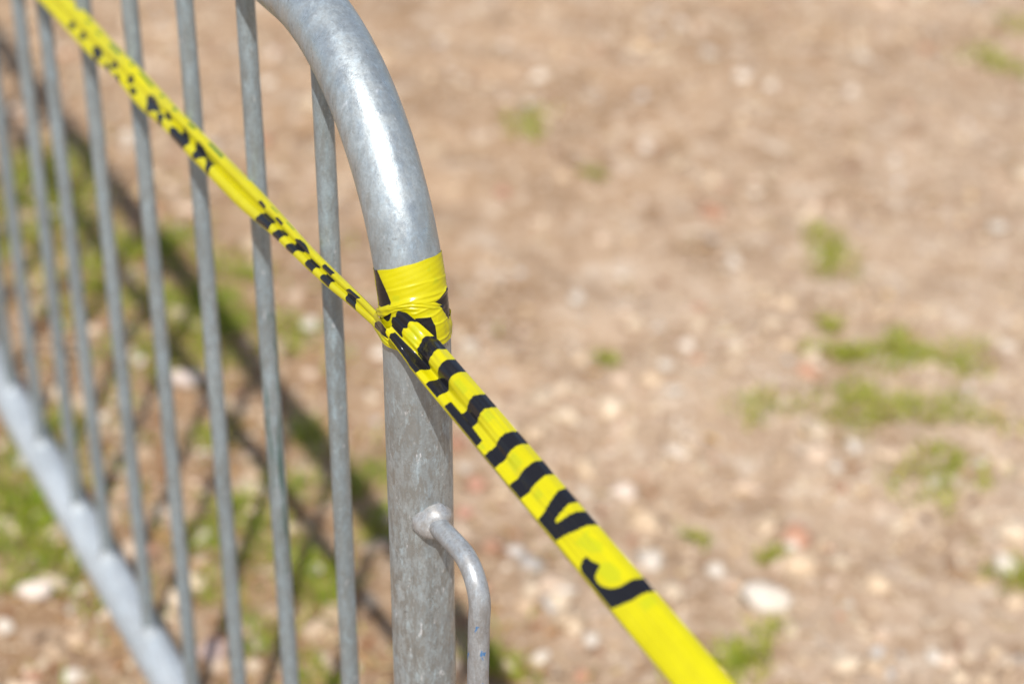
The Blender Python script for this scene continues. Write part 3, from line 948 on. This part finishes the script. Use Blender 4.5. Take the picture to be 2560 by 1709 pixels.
def blades(pts, hmin, hmax, seed, dry=.12, wid=.0021, lean=.7, warm=0.0):
    """grass blades: three-quad tapered bent strips rooted at pts"""
    g = np.random.default_rng(seed)
    n = len(pts)
    h = g.uniform(hmin, hmax, n); a = g.uniform(0, 6.283, n); b = a + g.uniform(-.6, .6, n) + 1.57
    le = np.abs(g.normal(lean, .35, n)); wd = wid * g.uniform(.6, 1.3, n)
    t = np.array([0, .35, .7, 1.0]); tw = np.array([1, .9, .6, .08])
    cx = pts[:, 0, None] + (np.cos(a) * le * h)[:, None] * t ** 1.7
    cy = pts[:, 1, None] + (np.sin(a) * le * h)[:, None] * t ** 1.7
    cz = pts[:, 2, None] - .002 + h[:, None] * (t - .35 * np.clip(le, 0, 1)[:, None] * t ** 2)
    sx = (np.cos(b) * wd)[:, None] * tw * .5; sy = (np.sin(b) * wd)[:, None] * tw * .5
    V = np.stack([np.stack([cx - sx, cy - sy, cz], -1), np.stack([cx + sx, cy + sy, cz], -1)], 2).reshape(n, 8, 3)
    base = np.array([(0, 1, 3, 2), (2, 3, 5, 4), (4, 5, 7, 6)])
    F = (base[None] + (np.arange(n) * 8)[:, None, None]).reshape(-1, 4)
    gr = np.array([.155, .285, .013]); ye = np.array([.38, .40, .022]); dr = np.array([.42, .31, .13])
    k = np.clip(g.uniform(size=(n, 1)) + warm, 0, 1)
    c = gr * (1 - k) + ye * k
    c = np.where(g.uniform(size=(n, 1)) < dry, dr, c) * g.uniform(.7, 1.25, (n, 1))
    C = np.repeat(np.concatenate([c, np.ones((n, 1))], 1), 8, 0)
    return V.reshape(-1, 3), F, C


G2 = 'grass tufts on the open ground'
tufts = [
    (-2.158, 1.195, .050, 90, 'small green grass tuft high up, right of the tube bend'),
    (-1.474, 1.380, .050, 150, 'lone dark green grass tuft high up on the right'),
    (-2.028, 2.165, .060, 140, 'yellowish grass tuft near the top right corner'),
    (-1.165, 1.218, .045, 110, 'left end clump of the wide olive grass patch on the right'),
    (-1.140, 1.290, .050, 150, 'middle clump of the wide olive grass patch on the right'),
    (-1.106, 1.335, .045, 120, 'right end clump of the wide olive grass patch on the right'),
    (-1.041, 1.125, .042, 130, 'bright green clump below the wide olive grass patch'),
    (-.988, 1.163, .048, 150, 'yellow green clump below the wide olive grass patch'),
    (-.948, 1.285, .040, 80, 'thin pale green grass tuft near the right edge'),
    (-.824, 1.124, .048, 150, 'fresh green grass tuft in white gravel on the right'),
    (-1.094, 1.018, .030, 60, 'small olive grass tuft left of the wide grass patch'),
    (-.625, .692, .045, 170, 'green grass tuft beside the tape at the bottom'),
    (-.867, .772, .018, 30, 'tiny faint grass tuft above the tape near the letter stripes'),
    (-1.916, 1.189, .022, 30, 'tiny grass tuft below the tube bend on the right'),
    (-.601, 1.077, .035, 110, 'dark grass tuft at the right edge near the bottom'),
    (-1.259, 1.243, .020, 50, 'small yellow green tuft above the wide grass patch'),
    (-1.314, .890, .015, 25, 'tiny sprig of grass right of the tape wrap'),
    (-2.172, 2.347, .040, 80, 'dark green tuft at the very top right corner'),
    (-.725, .416, .035, 110, 'low green tuft at the bottom right of the hook'),
    (-.786, .834, .018, 25, 'faint grass sprig in gravel near the biggest white stone'),
]
for k, (x0, y0, r, n, lab) in enumerate(tufts):
    r *= 1.4 if r > .025 else 1.1
    n = int(n * 2.6)
    g = np.random.default_rng(900 + k)
    rad = r * np.sqrt(g.uniform(size=n)) * g.uniform(.4, 1, n); an = g.uniform(0, 6.283, n)
    nc = 5 + n // 22
    cc = np.clip(g.normal(0, r * .55, (nc, 2)), -r, r); ci = g.integers(0, nc, n)
    st = g.uniform(.5, 1.0); ro = g.uniform(0, 3.14)
    ex, ey = rad * np.cos(an), rad * np.sin(an) * st
    ex, ey = cc[ci, 0] + ex * .55, (cc[ci, 1] + ey * .55) * st
    px = ex * math.cos(ro) - ey * math.sin(ro); py = ex * math.sin(ro) + ey * math.cos(ro)
    gz = ground_z(px + x0, py + y0)
    V, F, C = blades(np.stack([px, py, gz], -1), .010, .030, 700 + k, dry=.2, wid=.0024, warm=.3)
    o = mesh_obj('grass_tuft', V, F, M_blade, smooth=False, attrs={'tint': C})
    o.location = (x0, y0, 0)
    tag(o, lab, 'grass', G2)

# weedy strip under and behind the barrier
left_grass = [(-2.216, .226, .07), (-2.232, .352, .06), (-2.004, .389, .06), (-1.982, .434, .06), (-1.779, .359, .07), (-1.686, .356, .08), (-1.944, .297, .07), (-1.333, .011, .085), (-1.269, .023, .08), (-1.228, -.029, .07), (-1.145, -.012, .05),
              (-1.293, .41, .045), (-1.175, .422, .05), (-1.554, .497, .05), (-1.003, .272, .05), (-.928, .181, .04), (-.951, .293, .04), (-1.07, .181, .05), (-1.162, .237, .05), (-1.137, .198, .04), (-1.078, .272, .06), (-1.633, .401, .07), (-1.811, .494, .06), (-1.066, .407, .03), (-1.646, .254, .06), (-1.40, .06, .06), (-1.5, .10, .06), (-1.39, .29, .04), (-1.85, .24, .06), (-2.1, .30, .06), (-2.4, .35, .08), (-1.2, .33, .035), (-1.40, -.02, .07), (-2.3, .28, .09), (-2.1, .22, .08), (-1.72, .42, .07), (-1.30, -.25, .12), (-1.5, -.2, .12), (-1.1, -.3, .1), (-.8, .22, .03)]
P = []
g = np.random.default_rng(77)
for x0, y0, r in left_grass:
    n = int(52000 * r * r) + 80
    nc = 5 + n // 30
    cc = g.normal(0, r * .6, (nc, 2)); ci = g.integers(0, nc, n)
    rad = r * .45 * np.sqrt(g.uniform(size=n)); an = g.uniform(0, 6.283, n)
    P.append(np.stack([x0 + cc[ci, 0] * 1.2 + rad * np.cos(an), y0 + cc[ci, 1] * .8 + rad * np.sin(an)], -1))
P.append(np.stack([g.uniform(-2.6, -.6, 900), g.normal(.2, .22, 900)], -1))
P = np.concatenate(P)
P3 = np.concatenate([P, ground_z(P[:, 0], P[:, 1])[:, None]], 1)
V, F, C = blades(P3, .010, .034, 5, dry=.2, wid=.0028)
tag(mesh_obj('grass_cover', V, F, M_blade, smooth=False, attrs={'tint': C}), 'weedy green grass growing along the foot of the barrier', 'grass', kind='stuff')

# dry leaf flakes and straw among the weeds
g = np.random.default_rng(21)
n = 5200
x = np.where(g.uniform(size=n) < .7, g.uniform(-2.6, -.5, n), g.uniform(-3.2, .6, n)); y = np.where(g.uniform(size=n) < .7, g.normal(.15, .26, n), g.uniform(-.6, 2.6, n))
a = g.uniform(0, 6.283, n); ln = g.uniform(.004, .016, n); wd = ln * g.uniform(.25, .7, n)
z = ground_z(x, y) + g.uniform(.002, .007, n)
q = np.array([(-1, 0, .0), (-.35, .5, .25), (.4, .45, .2), (1, 0, .0), (.35, -.5, .3), (-.4, -.45, .2)])
lx, ly = q[None, :, 0] * ln[:, None], q[None, :, 1] * wd[:, None]
V = np.stack([x[:, None] + lx * np.cos(a)[:, None] - ly * np.sin(a)[:, None], y[:, None] + lx * np.sin(a)[:, None] + ly * np.cos(a)[:, None], z[:, None] + q[None, :, 2] * wd[:, None] * g.uniform(-.5, 1.5, (n, 1))], -1)
F = (np.array([(0, 1, 5), (1, 2, 5), (2, 4, 5), (2, 3, 4)])[None] + (np.arange(n) * 6)[:, None, None]).reshape(-1, 3)
pal = np.array([(.36, .20, .09), (.45, .27, .10), (.30, .13, .06), (.50, .38, .20), (.24, .15, .09)])
c = pal[g.integers(0, 5, n)] * g.uniform(.8, 1.2, (n, 1))
C = np.repeat(np.concatenate([c, np.ones((n, 1))], 1), 6, 0)
tag(mesh_obj('leaf_litter', V.reshape(-1, 3), F, M_blade, smooth=False, attrs={'tint': C}), 'dry brown leaf flakes and straw lying on the soil', 'leaf litter', kind='stuff')
